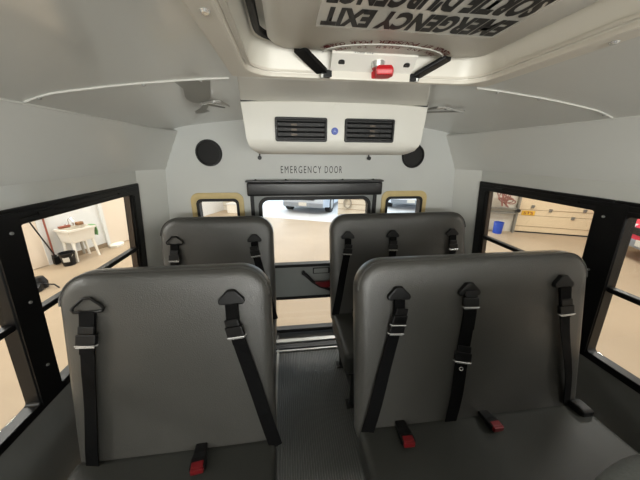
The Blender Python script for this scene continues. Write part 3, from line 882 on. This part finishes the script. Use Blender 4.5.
rings(bm, [[G(s, t_, z) for s, t_ in ((-9.90, t1 + e), (-9.76, t1 + e), (-9.76, t1 + e + .012), (-9.90, t1 + e + .012))] for z, e in ((-1.74, .006), (-1.66, .02), (-1.58, .012), (-1.508, .004))])
rings(bm, [[G(s, t_, z) for s, t_ in ((-9.90, t1 - .05), (-9.76, t1 - .05), (-9.76, t1 + .014), (-9.90, t1 + .014))] for z in (-1.509, -1.499)])
o = link('cloth', bm, M['green']); tag(o, 'green cloth hanging over the side of the laundry sink', 'cloth')

# bucket and handles beside the sink
def bucket(name, s, t_, r0, r1, hgt, m, label, cat, lab=True):
    t = thing(name, G(s, t_, GF), label, cat)
    bm = bm_new(); c = G(s, t_, GF)
    rg = lambda r, z: [c + V(r * math.cos(a), r * math.sin(a), z) for a in [2 * PI * q / 20 for q in range(20)]]
    rings(bm, [rg(r0, .0), rg(r1, hgt - .02), rg(r1 + .008, hgt - .015), rg(r1 + .008, hgt), rg(r1 - .008, hgt), rg(r0 - .008, .02)])
    link('pail', bm, m, t, smooth=True)
    bm = bm_new(); tube(bm, [c + V(r1 * math.cos(a), -.02 + r1 * .35 * -math.sin(a), hgt - .03 - .10 * math.sin(a) * 1) for a in [PI * q / 8 for q in range(9)]], .005, 6); link('handle', bm, M['galv'], t, smooth=True)
    if lab:
        bm = bm_new()
        rings(bm, [[c + V((rr) * math.cos(a), (rr) * math.sin(a), z) for a in [-PI * .5 + .9 * (q / 6) - .1 for q in range(7)]] for rr, z in ((r0 + .007 + (r1 - r0) * .35, hgt * .35), (r0 + .007 + (r1 - r0) * .7, hgt * .7))], close=False, cap=False)
        link('paper_label', bm, M['decal'], t)
    return t
bucket('bucket', -9.80, -5.66, .10, .125, .27, M['blackp'], 'black bucket with pale label on the floor in front of the sink', 'bucket')
bucket('drum', -.56, -.30, .115, .125, .33, M['bluep'], 'blue plastic drum on the floor in front of the storage rack', 'drum', False)
def pole(name, a, b, r, m, label, cat, head=None):
    t = thing(name, G(*a), label, cat)
    bm = bm_new(); cyl(bm, G(*a), G(*b), r, r, 8); link('handle', bm, m, t, smooth=True)
    if head:
        bm = bm_new(); c = V(*a); box(bm, (c.x, c.y, c.z - .03), head, GM); link('head', bm, M['blackp'], t)
pole('broom', (-10.02, -5.72, GF + .13), (-10.17, -6.02, -.75), .012, M['blackp'], 'thin dark broom handle leaning against the white garage wall', 'broom', (.06, .14, .14))
pole('mop', (-10.09, -5.72, GF + .13), (-10.17, -5.66, -.75), .016, M['wood'], 'red-brown mop handle leaning on the wall beside the sink', 'mop', (.06, .06, .2))
bm = bm_new()
pts = [(-10.1, -4.66), (-9.98, -4.70), (-9.90, -4.60), (-9.93, -4.42), (-10.02, -4.33), (-10.12, -4.38)]
rings(bm, [[G(x, y, GF + .002) for x, y in pts], [G(x, y, GF + .05) for x, y in pts], [G(x * .6 + -10.01 * .4, y * .6 + -4.5 * .4, GF + .075) for x, y in pts]])
o = link('rag', bm, M['tub']); tag(o, 'white crumpled rag on the garage floor right of the sink', 'rag')
t = thing('dustpan', G(-8.67, -6.7, GF), 'black long-handled dustpan standing on the garage floor at the left window', 'dustpan')
c = V(-4.20, 4.38, GF)
bm = bm_new(); rings(bm, [[c + V(-w, y, z0), c + V(w, y, z0), c + V(w, y, z1), c + V(-w, y, z1)] for w, y, z0, z1 in ((.13, -.10, 0, .02), (.13, .05, 0, .12), (.11, .12, .01, .13))]); link('pan', bm, M['blackp'], t, bevel=.01)
bm = bm_new(); rings(bm, [[c + V(.02 + r_ * math.cos(a), .18 + r_ * math.sin(a), z) for a in [2 * PI * q / 14 for q in range(14)]] for r_, z in ((.09, 0), (.10, .10), (.06, .2))]); link('brush_cup', bm, M['blackp'], t, smooth=True)
bm = bm_new(); tube(bm, [c + V(.06, .12, .1), c + V(.24, .16, .06), c + V(.33, .12, .015)], .012, 8); link('handle', bm, M['blackp'], t, smooth=True)

# storage rack with a coiled hose
t = thing('storage_rack', G(-.45, -.25, GF), 'grey steel storage rack against the rear garage wall', 'rack')
for a in (-.86, -.10):
    for b in (-.12, -.02):
        bm = bm_new(); box(bm, (a, b, (GF - .2) / 2), (.045, .045, -.2 - GF), GM); link('post', bm, M['rack'], t)
for z in (-1.62, -1.50, -.6):
    bm = bm_new(); box2(bm, (-.88, -.13, z - .02), (-.08, -.01, z + .02), GM); link('shelf_bar', bm, M['rack'], t)
bm = bm_new(); cyl(bm, G(-.10, -.14, -1.53), G(-.10, -.20, -1.53), .05, .05, 10); link('hook', bm, M['rubber'], t)
bm = bm_new(); pts = []
for q in range(150):
    a = q * .37
    pts.append(G(-.50 + (.10 + .12 * math.sin(q * .171)) * math.cos(a) + .07 * math.sin(q * .083), -.17 - .0005 * q, -1.20 + (.13 + .12 * math.cos(q * .127)) * math.sin(a * .93)))
tube(bm, pts, .014, 6); o = link('hose', bm, M['hose'], smooth=True); tag(o, 'tangled red-brown hose hanging on the storage rack', 'hose')
bm = bm_new(); box2(bm, (-.99, -.06, GF), (-.90, 0, 1.3), GM); struct('trim_door_jamb', bm, M['gwall'])
# hose coil on the pier between the two open bays
bm = bm_new(); pts = [G(-5.13 + .13 * math.cos(q * .5), -.03 - .0004 * q, -1.62 + .17 * math.sin(q * .5)) for q in range(75)]
tube(bm, pts, .018, 6); o = link('rope_coil', bm, M['galv'], smooth=True); tag(o, 'pale coil hanging on the wall between the two open garage bays', 'coil')
t = thing('storage_box', G(-9.4, -.3, GF), 'white box on the floor behind the rear left small window', 'box')
bm = bm_new(); box2(bm, (-9.75, -.4, GF), (-9.35, -.05, GF + .32), GM); link('carton', bm, M['tub'], t, bevel=.01)
bm = bm_new(); box2(bm, (-9.77, -.42, GF + .32), (-9.33, -.03, GF + .36), GM); link('lid', bm, M['gwall'], t, bevel=.01)

# vehicles: side profile extruded with tumblehome
def vehicle(name, mx, paint, label, length=4.6, width=1.85, height=1.65, van=False):
    base = mx @ Vector((0, 0, 0))
    t = thing(name, base, label, 'car')
    q = length / 4.6
    lower = [(0, .30), (.02, .55), (.08, .72), (.25, .84), (1.15 * q, .98), (length - .1, 1.0), (length, .75), (length - .02, .32), (length * .6, .26), (.3, .26)]
    bm = bm_new()
    hwid = width / 2
    rings(bm, [[mx @ V(y, x, z) for x, z in [(x + (.22 if abs(y) > hwid * .9 and x < .2 else 0), z) for x, z in lower]] for y in (-hwid, -hwid * .86, -.4 * hwid, .4 * hwid, hwid * .86, hwid)])
    body = link('body', bm, paint, t, smooth=True)
    bm = bm_new()
    cabin = [(1.05 * q, .97), (1.75 * q, height - .05), (2.1 * q, height), (length * .82, height - .03), (length - .15, 1.0)]
    rings(bm, [[mx @ V(y * (1 if z < 1.1 else .82), x, z) for x, z in cabin] for y in (-hwid * .93, 0, hwid * .93)])
    cab = link('cabin', bm, paint, t)
    bm = bm_new()
    a, b = V(0, 1.10 * q, 1.03), V(0, 1.70 * q, height - .10)
    rings(bm, [[mx @ (a + V(-hwid * .85, -.02, 0)), mx @ (a + V(hwid * .85, -.02, 0)), mx @ (b + V(hwid * .70, -.02, 0)), mx @ (b + V(-hwid * .70, -.02, 0))], [mx @ (a + V(-hwid * .85, .02, 0)), mx @ (a + V(hwid * .85, .02, 0)), mx @ (b + V(hwid * .70, .02, 0)), mx @ (b + V(-hwid * .70, .02, 0))]])
    link('windscreen', bm, M['carglass'], t)
    for sg in (-1, 1):
        bm = bm_new()
        sw = [(1.35 * q, 1.08), (1.85 * q, height - .12), (length * .8, height - .12), (length - .45, 1.08)]
        rings(bm, [[mx @ V(sg * (hwid * (.945 if z < 1.2 else .79) + dd), x, z) for x, z in sw] for dd in (-.02, .01)]); link('side_window', bm, M['carglass'], t)
        for yy in (.78 * q, length - .85):
            bm = bm_new(); cyl(bm, mx @ V(sg * (hwid - .2), yy, .325), mx @ V(sg * (hwid + .01), yy, .325), .325, .325, 24); w = link('wheel', bm, M['tyre'], t, smooth=True)
            bm = bm_new(); cyl(bm, mx @ V(sg * (hwid + .0), yy, .325), mx @ V(sg * (hwid + .02), yy, .325), .2, .18, 16); link('rim', bm, M['steel'], w, smooth=True)
        bm = bm_new(); box(bm, (sg * hwid * .68, .07, .68), (.36, .16, .14), mx); link('headlight', bm, M['lamp'], t, bevel=.03)
    bm = bm_new(); box(bm, (0, .025, .62), (.9, .06, .15), mx); link('grille', bm, M['rubber'], t, bevel=.01)
    bm = bm_new(); box(bm, (0, .03, .36), (width * .86, .1, .17), mx); bp_ = link('bumper', bm, M['bumper'], t, bevel=.03)
    bm = bm_new(); box(bm, (0, -.028, .40), (.31, .015, .13), mx); link('licence_plate', bm, M['decal'], bp_)
    return t
vehicle('car', GM @ Matrix.Translation((-6.88, .25, GF)), M['carsilver'], 'silver car parked outside the open bay, seen through the rear door window')
vehicle('car', GM @ Matrix.Translation((-2.95, 2.2, GF)), M['carwhite'], 'white car outside, seen through the small rear window on the right')
vehicle('car', GM @ Matrix.Translation((1.62, -1.95, GF)) @ Matrix.Rotation(-PI / 2, 4, 'Z'), M['carred'], 'red car at the right edge, outside the foremost right window')

# ------------------------------------------------------------------ light
def area(name, loc, size, power, col, target=None, sy=None):
    l = bpy.data.lights.new(name, 'AREA'); l.energy = power; l.color = col; l.shape = 'RECTANGLE'; l.size = size; l.size_y = sy or size
    o = bpy.data.objects.new(name, l); COL.objects.link(o); o.location = loc
    if target is not None:
        o.rotation_euler = (Vector(target) - Vector(loc)).to_track_quat('-Z', 'Y').to_euler()
    return o
warm = (1, .97, .925)
for s_, t_, pw in ((-9.0, -3.0, 190), (-9.0, -7.5, 190), (-8.0, -13.0, 420), (-4.6, -2.0, 190), (.8, -2.5, 190), (.8, -7.5, 190), (.8, -12.0, 190), (-4.6, -14.5, 190)):
    p = G(s_, t_, ZT - .08)
    area('garage_lamp', p, 1.6, pw, warm, p - V(0, 0, 1), .6)

area('windscreen_daylight', V(XC, Y0 - .12, -.30), 2.0, 80, (1, .98, .95), V(XC, 1.9, -.05), .6)
w = bpy.data.worlds.new('sky'); S.world = w; w.use_nodes = True
bg = w.node_tree.nodes['Background']; bg.inputs['Color'].default_value = (.74, .87, 1.0, 1); bg.inputs['Strength'].default_value = 4.0

# ------------------------------------------------------------------ camera
cd = bpy.data.cameras.new('camera'); cam = bpy.data.objects.new('camera', cd); COL.objects.link(cam); S.camera = cam
cd.sensor_width = 36; cd.lens = 36 * 262.57 / 640; cd.clip_start = .02; cd.clip_end = 200
yaw, pitch, roll = .1286, .3178, .0072
fw = Vector((math.sin(yaw) * math.cos(pitch), math.cos(yaw) * math.cos(pitch), -math.sin(pitch)))
rt = Vector((math.cos(yaw), -math.sin(yaw), 0)); up = rt.cross(fw)
r2 = rt * math.cos(roll) + up * math.sin(roll); u2 = up * math.cos(roll) - rt * math.sin(roll)
cam.matrix_world = Matrix((tuple(r2), tuple(u2), tuple(-fw))).transposed().to_4x4()

S.view_settings.view_transform = 'Standard'; S.view_settings.look = 'None'
S.view_settings.gamma = 1; S.view_settings.use_curve_mapping = False; S.view_settings.exposure = 0
S.cycles.max_bounces = 10; S.cycles.transparent_max_bounces = 16
